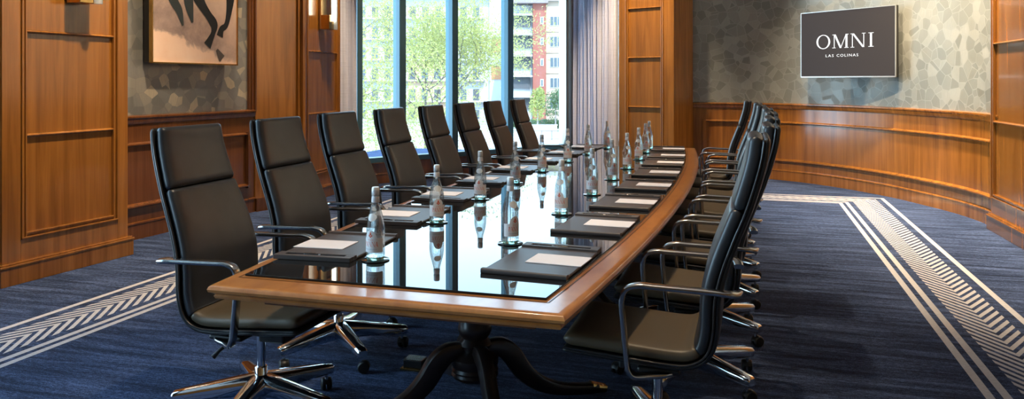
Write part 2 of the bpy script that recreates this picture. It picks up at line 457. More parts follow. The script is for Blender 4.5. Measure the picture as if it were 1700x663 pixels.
# closing walls out of sight (left niche, right of window, behind the camera)
mb = MB(); mb.prism([(-5.4, 8.9), (-5.0, 8.9), (-5.0, 8.96), (-5.45, 9.1)], 0, CEIL, 'wood_dark')
q0 = wp(s_end, -.1); mb.prism([(-1.80, 11.9), (-1.66, 11.95), (q0[0] + .12, q0[1] + .1), q0], 0, CEIL, 'wood_dark')
mb.prism([(-1.02, 11.50), (-.96, 11.55), (-.80, 12.2), (-1.0, 12.2)], 0, CEIL, 'wood_dark')
structure(mb.build('trim_13'))
mb = MB(); mb.box(2.4, 2.55, -4, 7.2, 0, CEIL, 'wood'); structure(mb.build('wall_right_near'))
mb = MB(); mb.box(-5.6, 2.55, -4.1, -4, 0, CEIL, 'wood'); structure(mb.build('wall_back'))
# left wall beside the camera, with a second window of the same kind
mb = MB(); mb.box(-5.5, -5.35, -4, -2.6, 0, CEIL, 'wood'); mb.box(-5.5, -5.35, 3.4, 4.7, 0, CEIL, 'wood')
mb.box(-5.5, -5.35, -2.6, 3.4, 0, .06, 'wood'); mb.box(-5.5, -5.35, -2.6, 3.4, 4.6, CEIL, 'wood')
mb.box(-5.5, -5.26, 4.3, 4.75, 0, CEIL, 'wood')
structure(mb.build('wall_left_near'))
mb = MB()
for y in (-2.6, -1.4, -.2, 1.0, 2.2, 3.34): mb.box(-5.48, -5.36, y, y + .06, .06, 4.6, 'window_frame')
mb.box(-5.48, -5.36, -2.6, 3.4, .06, .12, 'window_frame'); mb.box(-5.48, -5.36, -2.6, 3.4, 4.54, 4.6, 'window_frame')
w2 = structure(mb.build('window_2'))
mb = MB(); mb.box(-5.43, -5.425, -2.55, 3.35, .12, 4.54, 'pane'); mb.build('pane', w2)

# ------------------------------------------------------------------ curtains
def curtain(A, B, amp, n, label, flare=0):
    A = Vector(A); B = Vector(B); t = (B - A); L = t.length; t.normalize(); nn = Vector((-t.y, t.x))
    rs = []; cols = n * 10
    zs = [.03, .4, 1.2, 2.2, 3.2, 4.4]
    for z in zs:
        ring = []
        for j in range(cols + 1):
            s_ = j / cols; ph = s_ * n * 2 * math.pi
            w = amp * (math.sin(ph) + .25 * math.sin(2.3 * ph + 1)) * (1 + .12 * math.sin(z * 1.3 + s_ * 9))
            q = A + t * (s_ * L * (1 + flare * (1 - z / 4.4)) + .012 * math.sin(ph * 2)) + nn * w
            ring.append((q.x, q.y, z))
        rs.append(ring)
    mb = MB(); mb.rings(rs, 'curtain', closed=False, caps=False)
    o_ = mb.build('curtain', smooth=60)
    md = o_.modifiers.new('Solidify', 'SOLIDIFY'); md.thickness = .006
    tag(o_, label, 'curtain', 'curtains of the tall window')
    rb = MB(); rb.tube([(A.x, A.y, 4.46), (B.x, B.y, 4.46)], .018, 'brass_satin')
    r_ = rb.build('curtain_rod', o_)
    return o_
curtain((-4.99, 9.03), (-5.03, 9.50), .045, 6, 'narrow lilac-grey pleated curtain at left edge of the window, beside the brass wall light', .06)
curtain((-2.66, 12.52), (-1.88, 11.90), .075, 12, 'wide lilac-grey pleated curtain at right end of the window, next to a wood pilaster')

# ------------------------------------------------------------------ wall art
A = Vector((-5.075, 5.80)); B = Vector((-5.00, 6.93)); t = (B - A).normalized(); nn = Vector((t.y, -t.x))
ang = math.atan2(t.y, t.x)
AW, Z0, Z1 = (B - A).length, 1.56, 2.95
art = empty('framed_picture', (A.x, A.y, Z0), 'gold-framed picture of galloping dark horse legs kicking up dust, hung on the patchwork wallpaper', 'picture', rz=ang)
hh = Z1 - Z0
mb = MB(); mb.box(.012, AW - .012, -.005, .09, .012, hh - .012, 'black_trim'); mb.build('backing', art, label='deep black side of the frame')
mb = MB()
for (x0, x1, z0, z1) in ((0, AW, 0, .014), (0, AW, hh - .014, hh), (0, .014, 0, hh), (AW - .014, AW, 0, hh)):
    mb.box(x0, x1, -.018, .02, z0, z1, 'brass')
mb.build('frame', art, bevel=.002)
m, nt, b, o = new_mat('art_canvas')
tc = nt.nodes.new('ShaderNodeTexCoord'); sp = nt.nodes.new('ShaderNodeSeparateXYZ'); nt.links.new(tc.outputs['Object'], sp.inputs[0])
U_, V_ = sp.outputs[0], sp.outputs[2]
mp = nt.nodes.new('ShaderNodeMapping'); nt.links.new(tc.outputs['Object'], mp.inputs[0]); mp.inputs['Scale'].default_value = (1, 1, 1)
n1 = noise(nt, mp.outputs[0], 3.5, 8, .65, .4); n2 = noise(nt, mp.outputs[0], 14, 5, .7)
# dust cloud: soft slope falling to the right, dissolving upward
slope = math_n(nt, 'SUBTRACT', V_, math_n(nt, 'SUBTRACT', .30, math_n(nt, 'MULTIPLY', U_, .25)))
edge = math_n(nt, 'ADD', math_n(nt, 'MULTIPLY', slope, 5.0), math_n(nt, 'MULTIPLY', math_n(nt, 'SUBTRACT', n1, .5), 1.6))
low = ramp(nt, edge, [(.02, (0, 0, 0)), (.22, (1, 1, 1))])
up = math_n(nt, 'SUBTRACT', 1.15, math_n(nt, 'ADD', math_n(nt, 'MULTIPLY', slope, 1.1), math_n(nt, 'MULTIPLY', U_, .45)))
dm = math_n(nt, 'MULTIPLY', low, math_n(nt, 'MULTIPLY', math_n(nt, 'MAXIMUM', math_n(nt, 'MINIMUM', up, 1.0), 0.0), math_n(nt, 'ADD', .70, math_n(nt, 'MULTIPLY', n2, .9))))
dust = ramp(nt, n1, [(.3, (.20, .15, .14)), (.6, (.42, .31, .27)), (.8, (.60, .45, .38))])
sand = ramp(nt, n1, [(.3, (.80, .55, .40)), (.7, (.88, .66, .52))])
nt.links.new(mix(nt, dm, sand, dust), b.inputs['Base Color']); setp(b, rough=.4)
mb = MB(); mb.box(.014, AW - .014, -.008, -.004, .014, hh - .014, 'art_canvas'); cv = mb.build('canvas', art)
simple('horse_dark', (.012, .016, .018), .5); simple('horse_teal', (.035, .048, .052), .5); simple('horse_grey', (.10, .085, .08), .5)
def limb(mb, pts, ws, mat, y=-.0105):
    L_, R_ = [], []
    P = spline([(p[0], p[1], w) for p, w in zip(pts, ws)], 5)
    for i, p in enumerate(P):
        q0 = P[max(i - 1, 0)]; q1 = P[min(i + 1, len(P) - 1)]
        d = Vector((q1[0] - q0[0], q1[1] - q0[1])).normalized(); n_ = Vector((-d.y, d.x)) * p[2]
        L_.append((p[0] + n_.x, y, p[1] + n_.y)); R_.append((p[0] - n_.x, y, p[1] - n_.y))
    k = len(P); mb.add(L_ + R_, [(i, i + 1, k + i + 1, k + i) for i in range(k - 1)], mat)
def apx(px, py):  # photo pixel on the picture -> picture coordinates
    r = (px - 228.0) / (373 - 228.0); lx = AW * r * (.86 + .14 * r)
    return (lx, (107.5 - py) / (186 - 24 * r))
def limbp(pts, ws, mat='horse_dark'):
    mb_ = MB(); limb(mb_, [apx(*p) for p in pts], ws, mat); return mb_
mb = MB()
limb(mb, [apx(*p) for p in ((296, -60), (301, -22), (310, 3), (323, 24), (333, 40), (332, 54), (327, 66), (322, 76))], [.14, .10, .060, .044, .052, .030, .038, .052], 'horse_dark')
limb(mb, [apx(*p) for p in ((370, -70), (362, -22), (360, 6), (357, 28), (353, 42), (346, 48), (343, 60))], [.12, .08, .050, .034, .030, .034, .046], 'horse_dark')
limb(mb, [apx(*p) for p in ((266, -60), (261, -18), (266, 3), (275, 20), (281, 44))], [.13, .08, .052, .042, .012], 'horse_teal')
limb(mb, [apx(*p) for p in ((290, -60), (290, -12), (292, 12), (297, 38))], [.11, .065, .052, .014], 'horse_teal')
limb(mb, [apx(*p) for p in ((338, 82), (342, 89), (347, 97))], [.016, .032, .045], 'horse_grey')
limb(mb, [(.15, 1.25), (.5, 1.18), (.95, 1.22)], [.12, .17, .14], 'horse_dark')
mb.build('painted_horse', art, label='dark horse legs painted on the canvas')

# ------------------------------------------------------------------ television
TA = ray(1329.5, 10.44); TB = ray(1487, 9.26)
TA = Vector(TA); TB = Vector(TB); t = (TB - TA).normalized(); TW = (TB - TA).length; ang = math.atan2(t.y, t.x)
z0 = zat(128.5, 9.85); z1 = z0 + .85; TH_ = z1 - z0; z0 -= .0
tv = empty('television', (TA.x, TA.y, z0), 'wall-mounted flat television showing white hotel lettering on a dark screen', 'television', rz=ang)
mb = MB(); mb.box(.0, TW, .012, .055, 0, TH_, 'black_trim'); mb.box(TW * .2, TW * .8, .055, .09, TH_ * .15, TH_ * .75, 'black_trim'); mb.build('casing', tv, bevel=.004)
mb = MB()
for (x0, x1, a, c) in ((0, TW, 0, .014), (0, TW, TH_ - .008, TH_), (0, .008, 0, TH_), (TW - .008, TW, 0, TH_)): mb.box(x0, x1, -.002, .014, a, c, 'silver_trim')
mb.build('bezel', tv)
m, nt, b, o = new_mat('screen'); setp(b, color=(.010, .009, .009), rough=.6, spec=.25, emis=(.024, .019, .018), estr=1.0)
m, nt, b, o = new_mat('screen_text'); setp(b, color=(.02, .02, .02), rough=.4, emis=(1, 1, 1), estr=.75)
mb = MB(); mb.box(.008, TW - .008, .002, .012, .014, TH_ - .008, 'screen'); mb.build('screen', tv)
mb = MB(); wd0 = min(((TA + t * TW * .5) - Vector(p)).length for p in rw)
mb.box(TW * .45, TW * .55, .09, wd0 - .05, TH_ * .35, TH_ * .5, 'black_plastic'); mb.box(TW * .40, TW * .60, wd0 - .075, wd0 - .035, TH_ * .25, TH_ * .65, 'black_plastic'); pass
mb.build('wall_bracket', tv, bevel=.003)
# glyph kit: polygons in a unit-high box
def seg(a, b_, w):
    a = Vector(a); b_ = Vector(b_); d = (b_ - a).normalized(); n_ = Vector((-d.y, d.x)) * w / 2
    return [tuple(a + n_), tuple(b_ + n_), tuple(b_ - n_), tuple(a - n_)]
def vbar(x, w, y0=0, y1=1): return [(x - w / 2, y0), (x + w / 2, y0), (x + w / 2, y1), (x - w / 2, y1)]
def serif(x, y, l=.26, h=.035): return [(x - l / 2, y), (x + l / 2, y), (x + l / 2, y + h), (x - l / 2, y + h)]
def diag(x0, x1, w, y0=0, y1=1): return [(x0 - w / 2, y0), (x0 + w / 2, y0), (x1 + w / 2, y1), (x1 - w / 2, y1)]
def ring_(cx, cy, rx, ry, tx, ty, a0=0, a1=360, n=36):
    out = []
    for i in range(n):
        p = R(a0 + (a1 - a0) * i / n); q = R(a0 + (a1 - a0) * (i + 1) / n)
        out.append([(cx + rx * math.cos(p), cy + ry * math.sin(p)), (cx + rx * math.cos(q), cy + ry * math.sin(q)),
                    (cx + (rx - tx) * math.cos(q), cy + (ry - ty) * math.sin(q)), (cx + (rx - tx) * math.cos(p), cy + (ry - ty) * math.sin(p))])
    return out
GL = {
 'O': (1.12, ring_(.55, .5, .52, .53, .13, .05)),
 'M': (1.22, [vbar(.15, .05), diag(.62, .19, .14), diag(.62, 1.02, .05), vbar(1.04, .14), serif(.13, 0), serif(1.04, 0, .3), serif(.12, .965, .22), serif(1.08, .965, .22)]),
 'N': (1.12, [vbar(.14, .05), diag(.9, .18, .15), vbar(.93, .05), serif(.14, 0), serif(.12, .965, .24), serif(.93, .965)]),
 'I': (.42, [vbar(.2, .14), serif(.2, 0, .36), serif(.2, .965, .36)]),
 'P': (.72, [vbar(.18, .16), serif(.18, 0, .34), serif(.14, .965, .22)] + ring_(.24, .72, .40, .28, .15, .06, -90, 90, 12)),
 'A': (.86, [diag(.1, .42, .06), diag(.74, .42, .17), serif(.1, 0, .24), serif(.74, 0, .3), [(.22, .32), (.6, .32), (.6, .38), (.22, .38)]]),
}
def word(txt, gap=.12):
    polys = []; x = 0
    for ch in txt:
        w, ps = GL[ch]; polys += [[(a + x, c) for a, c in p] for p in ps]; x += w + gap
    return polys, x - gap
def font_mesh(txt, space=1.2):
    cu = bpy.data.curves.new('t', 'FONT'); cu.body = txt; cu.size = 1; cu.space_character = space; cu.resolution_u = 2
    ob = bpy.data.objects.new('t', cu); me = bpy.data.meshes.new_from_object(ob)
    vs = [(v_.co.x, v_.co.y) for v_ in me.vertices]; fs = [tuple(p.vertices) for p in me.polygons]
    bpy.data.objects.remove(ob); bpy.data.curves.remove(cu); bpy.data.meshes.remove(me)
    x0 = min(a for a, c in vs); x1 = max(a for a, c in vs); y0 = min(c for a, c in vs); y1 = max(c for a, c in vs)
    return [((a - x0) / (x1 - x0), (c - y0) / (y1 - y0)) for a, c in vs], fs
polys, wd_ = word('OMNI', .10)
mb = MB(); hO = .172; sx = .84 / wd_
lx0 = TW * .178; zb = TH_ * .435
for k, p in enumerate(polys):
    mb.add([(lx0 + a * sx, -.0005 - .00002 * (k % 7), zb + c * hO) for a, c in p], [tuple(range(len(p)))], 'screen_text')
mb.build('hotel_lettering', tv)
for txt, a0, a1 in (('LAS', .286, .374), ('COLINAS', .406, .634)):
    vs, fs = font_mesh(txt, 1.25)
    mb = MB(); mb.add([(TW * (a0 + a * (a1 - a0)), -.0005, TH_ * .305 + c * .034) for a, c in vs], fs, 'screen_text'); mb.build('place_lettering', tv)

# ------------------------------------------------------------------ wall sconces
def sconce(loc, ang, label):
    s_ = empty('wall_sconce', loc, label, 'wall light', 'brass wall sconces', rz=ang)
    mb = MB(); mb.box(-.075, .075, -.025, .0, 0, .60, 'brass_satin'); mb.build('back_plate', s_, bevel=.004)
    mb = MB(); mb.box(-.075, .055, -.13, -.02, .0, .17, 'brass'); mb.build('bracket', s_, bevel=.004)
    mb = MB(); mb.tube([(.03, -.14, .10), (.03, -.14, .75)], .024, 'lamp_tube', 12); mb.build('lamp_tube', s_, smooth=40)
    mb = MB(); mb.lathe([(.0, .0), (.038, .0), (.04, .01), (.04, .80), (.036, .80), (.036, .012), (.0, .012)], 'sconce_glass', 16, (.085, -.12, 0)); mb.build('glass_tube', s_, smooth=40)
    return s_
sconce((-4.885, 8.42, 2.02), R(95), 'brass wall sconce with glowing tube, on the pilaster beside the left curtain')
sconce((-4.81, 4.72, 1.98), R(87), 'brass wall sconce cropped by the top edge, on the nearest left pilaster')

# ------------------------------------------------------------------ conference table
TCX = -1.105; TU0, TU1 = 2.21, 8.17
def hw(u, base=.605, bow=.155): k = (u - 5.19) / 2.98; return base + bow * (1 - k * k)
def outline(off, n=28, offl=None, offn=None):
    offl = off if offl is None else offl; offn = off if offn is None else offn
    us = [TU0 + offn + (TU1 - TU0 - off - offn) * i / n for i in range(n + 1)]
    r_ = [(TCX + hw(u) - off, u) for u in us]; l_ = [(TCX - hw(u) + offl, u) for u in us]
    return r_ + l_[::-1]
table = empty('conference_table', (TCX, 5.19, 0), 'long boat-shaped cherry wood conference table with a dark reflective glass top', 'table')
def rel(pts): return [(x - TCX, y - 5.19) for x, y in pts]
TZ = .725
mb = MB()
prof = [(.030, TZ), (.012, TZ), (.004, TZ - .005), (0, TZ - .014), (.003, TZ - .023), (.014, TZ - .028), (.021, TZ - .032), (.016, TZ - .038), (.020, TZ - .046), (.032, TZ - .05), (.12, TZ - .052)]
rs = [[(x, y, z) for x, y in rel(outline(o_))] for o_, z in prof]
mb.rings(rs, 'wood_table'); mb.build('tabletop', table, smooth=35)
mb = MB(); mb.rings([[(x, y, z) for x, y in rel(outline(o_))] for o_, z in ((.14, TZ - .05), (.14, TZ - .09), (.16, TZ - .095))], 'wood_dark')
mb.build('apron', table)
ga = rel(outline(.105, offl=.06, offn=.145)); gi = rel(outline(.108, offl=.063, offn=.148))
mb = MB(); mb.rings([[(x, y, TZ + .0005) for x, y in ga], [(x, y, TZ + .006) for x, y in ga]], 'glass_edge', caps=False)
mb.rings([[(x, y, TZ + .006) for x, y in ga], [(x, y, TZ + .008) for x, y in gi]], 'table_glass', caps=False)
mb.add([(x, y, TZ + .008) for x, y in gi], [tuple(range(len(gi)))], 'table_glass')
mb.add([(x, y, TZ + .0005) for x, y in ga], [tuple(range(len(ga)))[::-1]], 'glass_edge')
mb.build('glass_top', table, label='dark reflective sheet of glass')
ia = rel(outline(.088, offl=.045, offn=.122)); ib = rel(outline(.093, offl=.050, offn=.127))
mb = MB(); mb.rings([[(x, y, TZ + .0006) for x, y in ia], [(x, y, TZ + .0006) for x, y in ib]], 'inlay', caps=False); mb.build('inlay_line', table)
def pedestal(u, rot):
    y = u - 5.19
    mb = MB()
    mb.lathe([(.0, .145), (.08, .145), (.095, .155), (.10, .165), (.094, .175), (.10, .185), (.094, .197), (.10, .208), (.10, .235), (.085, .25), (.06, .262),
              (.066, .275), (.072, .29), (.062, .305), (.054, .315), (.064, .33), (.072, .35), (.068, .38), (.054, .40), (.05, .41), (.058, .42), (.05, .43), (.058, .44),
              (.05, .45), (.058, .46), (.05, .48), (.06, .52), (.085, .58), (.10, .61), (.12, .625), (.12, .64), (.0, .64)], 'wood_pedestal', 28)
    c = mb.build('pedestal', table, smooth=40, loc=(0, y, 0))
    for k in range(4):
        a = rot + k * math.pi / 2
        ca, sa = math.cos(a), math.sin(a)
        path = spline([(.05, .262), (.115, .262), (.165, .222), (.215, .15), (.285, .09), (.375, .052), (.49, .034), (.57, .03)], 4)
        th = [.035, .040, .044, .042, .034, .027, .022, .02]
        mbk = MB(); pts = []; fl = []
        for i, p in enumerate(path):
            pts.append((p[0] * ca, p[0] * sa, p[1])); j = i / (len(path) - 1) * 7; j0 = int(min(j, 6)); h_ = th[j0] + (th[j0 + 1] - th[j0]) * (j - j0)
            fl.append((.029, h_))
        mbk.tube(pts, .03, 'wood_pedestal', 12, flat=fl); lg = mbk.build('leg', c, smooth=40)
        mbk = MB(); mbk.tube([(.54 * ca, .54 * sa, .035), (.61 * ca, .61 * sa, .022)], .02, 'brass', 10, flat=[(.028, .024), (.024, .015)])
        mbk.build('toe_cap', c, smooth=40)
for u in (3.16, 5.19, 7.22): pedestal(u, R(36))

# small floor box by the pedestal
mb = MB(); x_, y_ = ray(690, 3.85); mb.box(x_ - .06, x_ + .06, y_ - .05, y_ + .05, .0, .012, 'brass'); mb.box(x_ - .05, x_ + .045, y_ - .035, y_ + .035, .012, .045, 'black_plastic')
mb.box(x_ - .05, x_ + .045, y_ - .035, y_ + .035, .045, .05, 'aluminium')
tag(mb.build('floor_socket', bevel=.002), 'small metal floor socket box on the carpet beside the front table pedestal', 'floor socket')

# ------------------------------------------------------------------ chairs
def prof_pts(pts, n=5): return spline([(p[0], 0, p[1]) for p in pts], n)
PATH = [(.315, .437), (.22, .430), (.08, .420), (-.06, .411), (-.140, .417), (-.196, .458), (-.218, .54), (-.223, .65), (-.250, .76), (-.288, .86), (-.324, .95), (-.356, 1.05), (-.376, 1.13), (-.386, 1.205)]
SP = prof_pts(PATH, 4)
def wid(z, x):
    if x > -.15 and z < .5: return .240
    pts = [(.42, .240), (.45, .241), (.55, .243), (.66, .241), (.80, .230), (.95, .214), (1.1, .202), (1.25, .190)]
    for (a, wa), (b_, wb) in zip(pts[:-1], pts[1:]):
        if z <= b_: return wa + (wb - wa) * max(0, (z - a)) / (b_ - a)
    return pts[-1][1]
def cushion(path, t0, t1, mat, inset=0., endr=.02, cup=.018, seg=14, wscale=1.):
    """skin a soft slab on the sitter side (offset t0..t1 along the normal) of the path"""
    n = len(path); rs = []
    arcs = [0]
    for i in range(1, n): arcs.append(arcs[-1] + (path[i] - path[i - 1]).length)
    L = arcs[-1]
    for i, p in enumerate(path):
        tg = (path[min(i + 1, n - 1)] - path[max(i - 1, 0)]).normalized()
        nr = Vector((-tg.z, 0, tg.x)) * -1      # candidate
        nr = Vector((tg.z, 0, -tg.x)) if tg.x * 0 + (tg.z) > 0 or tg.x > 0 else Vector((tg.z, 0, -tg.x))
        e = min(arcs[i], L - arcs[i])
        k = 1 if e > endr else max(.25, math.sqrt(max(0, 1 - (1 - e / endr) ** 2)))
        w = (wid(p.z, p.x) - inset) * wscale - (endr * .5) * (1 - k)
        mid = (t0 + t1) / 2; hf = (t1 - t0) / 2 * k
        ring = []
        for j in range(seg * 2):
            an = 2 * math.pi * j / (seg * 2); ca, sa = math.cos(an), math.sin(an)
            yy = w * math.copysign(abs(ca) ** .30, ca); oo = hf * math.copysign(abs(sa) ** .55, sa)
            o_ = mid + oo + cup * (yy / w) ** 2 if w > 0 else mid
            ring.append(p + nr * o_ + Vector((0, yy, 0)))
        rs.append(ring)
    mb = MB(); mb.rings(rs, mat); return mb
def sub(path, a, b_):  # part of the smooth path between parameters, resampled
    n = len(path) - 1; out = []
    m_ = max(8, int((b_ - a) * n * 1.2))
    for i in range(m_ + 1):
        # denser at both ends so that the rounding shows
        s_ = i / m_; s_ = .5 - .5 * math.cos(math.pi * s_)
        f = (a + (b_ - a) * s_) * n; k = min(int(f), n - 1); out.append(path[k].lerp(path[k + 1], f - k))
    return out
# path runs front of seat -> top, so the sitter side normal is (tz, -tx) rotated: check sign at the seat (tangent -x): normal must be +z
def make_chair():
    ch = empty('conference_chair', (0, 0, 0), '', 'chair')
    cushion(sub(SP, 0, 1), -.022, .004, 'leather_shell', 0, .02, .002).build('shell', ch, smooth=50, label='black outer shell of seat and back')
    # piping round the shell edge
    mbp = MB()
    for sy in (-1, 1):
        pts = []
        for p in sub(SP, .01, .99):
            pts.append((p.x, sy * (wid(p.z, p.x) + .001), p.z))
        q = []
        for i, p in enumerate(pts):
            tg = Vector(pts[min(i + 1, len(pts) - 1)]) - Vector(pts[max(i - 1, 0)]); tg.normalize(); nr = Vector((tg.z, 0, -tg.x)); q.append(Vector(p) + nr * .004)
        mbp = MB(); mbp.tube(q, .0045, 'leather_piping', 6); mbp.build('piping', ch, smooth=60)
    seat = cushion(sub(SP, .0, .375), .001, .058, 'seat_leather', .005, .03, .002).build('seat', ch, smooth=50)
    cushion(sub(SP, .36, .766), .001, .056, 'leather', .004, .014, .001).build('backrest', ch, smooth=50)
    cushion(sub(SP, .767, 1.), .001, .058, 'leather', .004, .014, .001).build('headrest', ch, smooth=50)
    for sy in (-1, 1):
        y = sy * .287
        P = spline([(-.295, sy * .20, .672), (-.285, sy * .262, .680), (-.255, y, .687), (-.20, y, .69), (-.02, y, .694), (.032, y, .695), (.074, y, .682), (.090, y, .648), (.090, y, .60), (.074, y, .435), (.066, y, .395), (.045, sy * .27, .374), (.0, sy * .235, .369), (-.06, sy * .20, .369), (-.09, sy * .12, .371)], 4)
        mb = MB(); mb.tube(P, .015, 'aluminium', 12, flat=(.008, .0185) if False else (.0185, .0085), up=(0, 1, 0)) if False else None
        # bar: wide across y, thin across its plane
        rs = []; n = len(P)
        for i, p in enumerate(P):
            tg = (P[min(i + 1, n - 1)] - P[max(i - 1, 0)]).normalized()
            a = Vector((0, 1, 0)); a = (a - tg * a.dot(tg))
            if a.length < .35: a = Vector((0, 0, 1)).cross(tg)
            a.normalize(); b_ = a.cross(tg).normalized(); ring = []
            for j in range(12):
                an = 2 * math.pi * (j + .5) / 12; ca, sa = math.cos(an), math.sin(an)
                ring.append(p + a * .0185 * math.copysign(abs(ca) ** .5, ca) + b_ * .0095 * math.copysign(abs(sa) ** .5, sa))
            rs.append(ring)
        # keep ring orientation continuous
        for i in range(1, len(rs)):
            c0 = sum((v_ for v_ in rs[i - 1]), Vector()) / 12; c1 = sum((v_ for v_ in rs[i]), Vector()) / 12
            best = min(((sum(((rs[i - 1][j] - c0) - (cand[j] - c1)).length for j in range(12)), q_, s2) for s2, src in ((0, rs[i]), (1, rs[i][::-1])) for q_ in range(12) for cand in [src[q_:] + src[:q_]]), key=lambda a_: a_[0])
            src = rs[i] if best[2] == 0 else rs[i][::-1]; rs[i] = src[best[1]:] + src[:best[1]]
        mb = MB(); mb.rings(rs, 'aluminium'); mb.build('armrest', ch, smooth=50)
    mb = MB(); mb.box(-.14, .10, -.075, .075, .345, .385, 'black_plastic'); mb.box(.02, .14, -.05, .05, .315, .36, 'black_plastic')
    mb.box(-.10, .05, -.21, .21, .366, .386, 'black_plastic')
    mb.build('mechanism', ch, bevel=.008)
    mb = MB(); mb.tube([(-.02, -.07, .36), (-.035, -.14, .35), (-.07, -.18, .315), (-.09, -.195, .29)], [.007, .007, .008, .011], 'black_plastic', 8); mb.build('height_lever', ch, smooth=50)
    mb = MB(); mb.lathe([(.0, .19), (.019, .19), (.019, .348), (.0, .348)], 'chrome', 18)
    mb.lathe([(.0, .06), (.022, .06), (.024, .075), (.026, .10), (.0265, .195), (.023, .20), (.0, .20)], 'chrome', 18)
    mb.build('gas_lift', ch, smooth=35)
    for k in range(5):
        a = k * 2 * math.pi / 5; ca, sa = math.cos(a), math.sin(a)
        mb = MB(); rs = []
        for r_, zt, hgt, w2 in ((.0, .165, .085, .038), (.035, .165, .085, .042), (.10, .156, .072, .040), (.20, .141, .058, .035), (.30, .126, .047, .029), (.345, .119, .042, .026), (.353, .112, .03, .021)):
            ring = []
            for (yy, zz) in ((-w2 * .55, 0), (w2 * .55, 0), (w2 * .85, -.12), (w2, -.35), (w2 * .95, -.85), (w2 * .7, -1), (-w2 * .7, -1), (-w2 * .95, -.85), (-w2, -.35), (-w2 * .85, -.12)):
                z = zt + zz * hgt
                ring.append((r_ * ca - yy * sa, r_ * sa + yy * ca, z))
            rs.append(ring)
        mb.rings(rs, 'chrome'); lg = mb.build('leg', ch, smooth=40)
        mb = MB(); cx, cy = .325 * ca, .325 * sa; ta = a + 1.1
        dx, dy = math.cos(ta), math.sin(ta)
        mb.lathe([(.0, .045), (.008, .045), (.008, .085), (.0, .085)], 'chrome', 8, (cx, cy, 0))
        cx2, cy2 = cx + dx * .012, cy + dy * .012
        for s2 in (-1, 1):
            rs = []
            for (o_, rr) in ((.004, .020), (.006, .0275), (.018, .0285), (.023, .024), (.024, .0)):
                ring = []
                for j in range(14):
                    an = 2 * math.pi * j / 14
                    ring.append((cx2 - dy * o_ * s2 + dx * max(rr, .001) * math.cos(an), cy2 + dx * o_ * s2 + dy * max(rr, .001) * math.cos(an), .0285 + max(rr, .001) * math.sin(an)))
                rs.append(ring)
            mb.rings(rs, 'caster_rubber')
        rs = []
        for o_ in (-.02, -.012, .012, .02):
            ring = []
            hr = .030 if abs(o_) < .015 else .026
            for j in range(8):
                an = math.pi * (j / 7) * .9 + .15
                ring.append((cx2 - dy * o_ + dx * hr * math.cos(an), cy2 + dx * o_ + dy * hr * math.cos(an), .0285 + hr * math.sin(an)))
            rs.append(ring)
        mb.rings(rs, 'black_plastic', closed=False, caps=False)
        mb.build('caster', lg, smooth=40)
    return ch
ordw = ['nearest', 'second', 'third', 'fourth', 'fifth', 'sixth', 'seventh', 'farthest']
proto = make_chair()
Lv = [-2.354, -2.404, -2.462, -2.466, -2.455, -2.446, -2.424, -2.385]
Rv = [-.325, -.262, -.235, -.217, -.220, -.250, -.268, -.355]
seat_no = lambda k, side: ('black leather high-back chair %s, %s' % (
    {0: 'nearest the camera', 1: 'second from the near table end', 2: 'third from the near table end', 3: 'fourth from the near table end', 4: 'fifth from the near table end', 5: 'sixth from the near table end', 6: 'seventh from the near table end', 7: 'at the far table end'}[k],
    'on the window side' if side < 0 else 'on the television side'))
base_rot_L = [-8, 30, 6, -14, 20, 2, 30, 12]
first = True
for side in (-1, 1):
    for k in range(8):
        c = proto if first else copy_tree(proto); first = False
        if side < 0: x = Lv[k] + .389; y = 2.89 + .75 * k; rz = 0
        else: x = Rv[k]; y = 3.02 + .75 * k; rz = math.pi
        c.location = (x, y, 0); c.rotation_euler = (0, 0, rz)
        tag(c, seat_no(k, side), 'chair', 'office chairs along the window side of the table' if side < 0 else 'office chairs along the television side of the table')
        for chd in c.children:
            if chd.name.startswith('leg'): chd.rotation_euler = (0, 0, R(base_rot_L[k] if side < 0 else (3, 0, 5, -2, 4, 8, 0, 3)[k]))

# ------------------------------------------------------------------ writing pads, papers, pens
GZ = TZ + .0085
def make_pad():
    p = empty('writing_pad', (0, 0, 0), '', 'desk pad')
    # local: x across (.33), y along (.49), pen bar at +y
    mb = MB(); mb.box(-.155, .155, -.245, .175, 0, .010, 'pad_leather'); mb.build('blotter', p, bevel=.004)
    mb = MB(); mb.tube([(-.155, -.235, .008), (.155, -.235, .008)], .01, 'pad_leather', 12, flat=(.014, .009)); mb.build('rolled_edge', p, smooth=50)
    mb = MB(); mb.box(-.155, .155, .175, .19, 0, .017, 'pad_leather'); mb.box(-.155, .155, .215, .24, 0, .017, 'pad_leather')
    mb.box(-.155, -.12, .19, .215, 0, .017, 'pad_leather'); mb.box(.12, .155, .19, .215, 0, .017, 'pad_leather'); mb.box(-.12, .12, .19, .215, 0, .009, 'pad_edge')
    mb.build('pen_tray', p, bevel=.002)
    return p
def make_paper():
    mb = MB(); mb.box(-.105, .105, -.075, .075, 0, .002, 'paper'); return mb.build('note_paper')
def make_pen():
    mb = MB(); mb.tube([(-.068, 0, 0), (-.06, 0, 0), (-.045, 0, 0), (.06, 0, 0), (.066, 0, 0)], [.001, .003, .0048, .0048, .003], 'pen_black', 10)
    o_ = mb.build('pen', smooth=40)
    mb = MB(); mb.tube([(-.004, 0, 0), (.006, 0, 0)], .0053, 'aluminium', 10); mb.box(.02, .062, -.0015, .0015, .004, .0075, 'aluminium'); mb.build('clip', o_, label='silver ring and clip')
    return o_
pp, pa, pe = make_pad(), make_paper(), make_pen()
where = lambda k, side: '%s place on the %s side' % ({0: 'nearest', 1: 'second', 2: 'third', 3: 'fourth', 4: 'fifth', 5: 'sixth', 6: 'seventh', 7: 'farthest'}[k], 'window' if side < 0 else 'television')
first = True
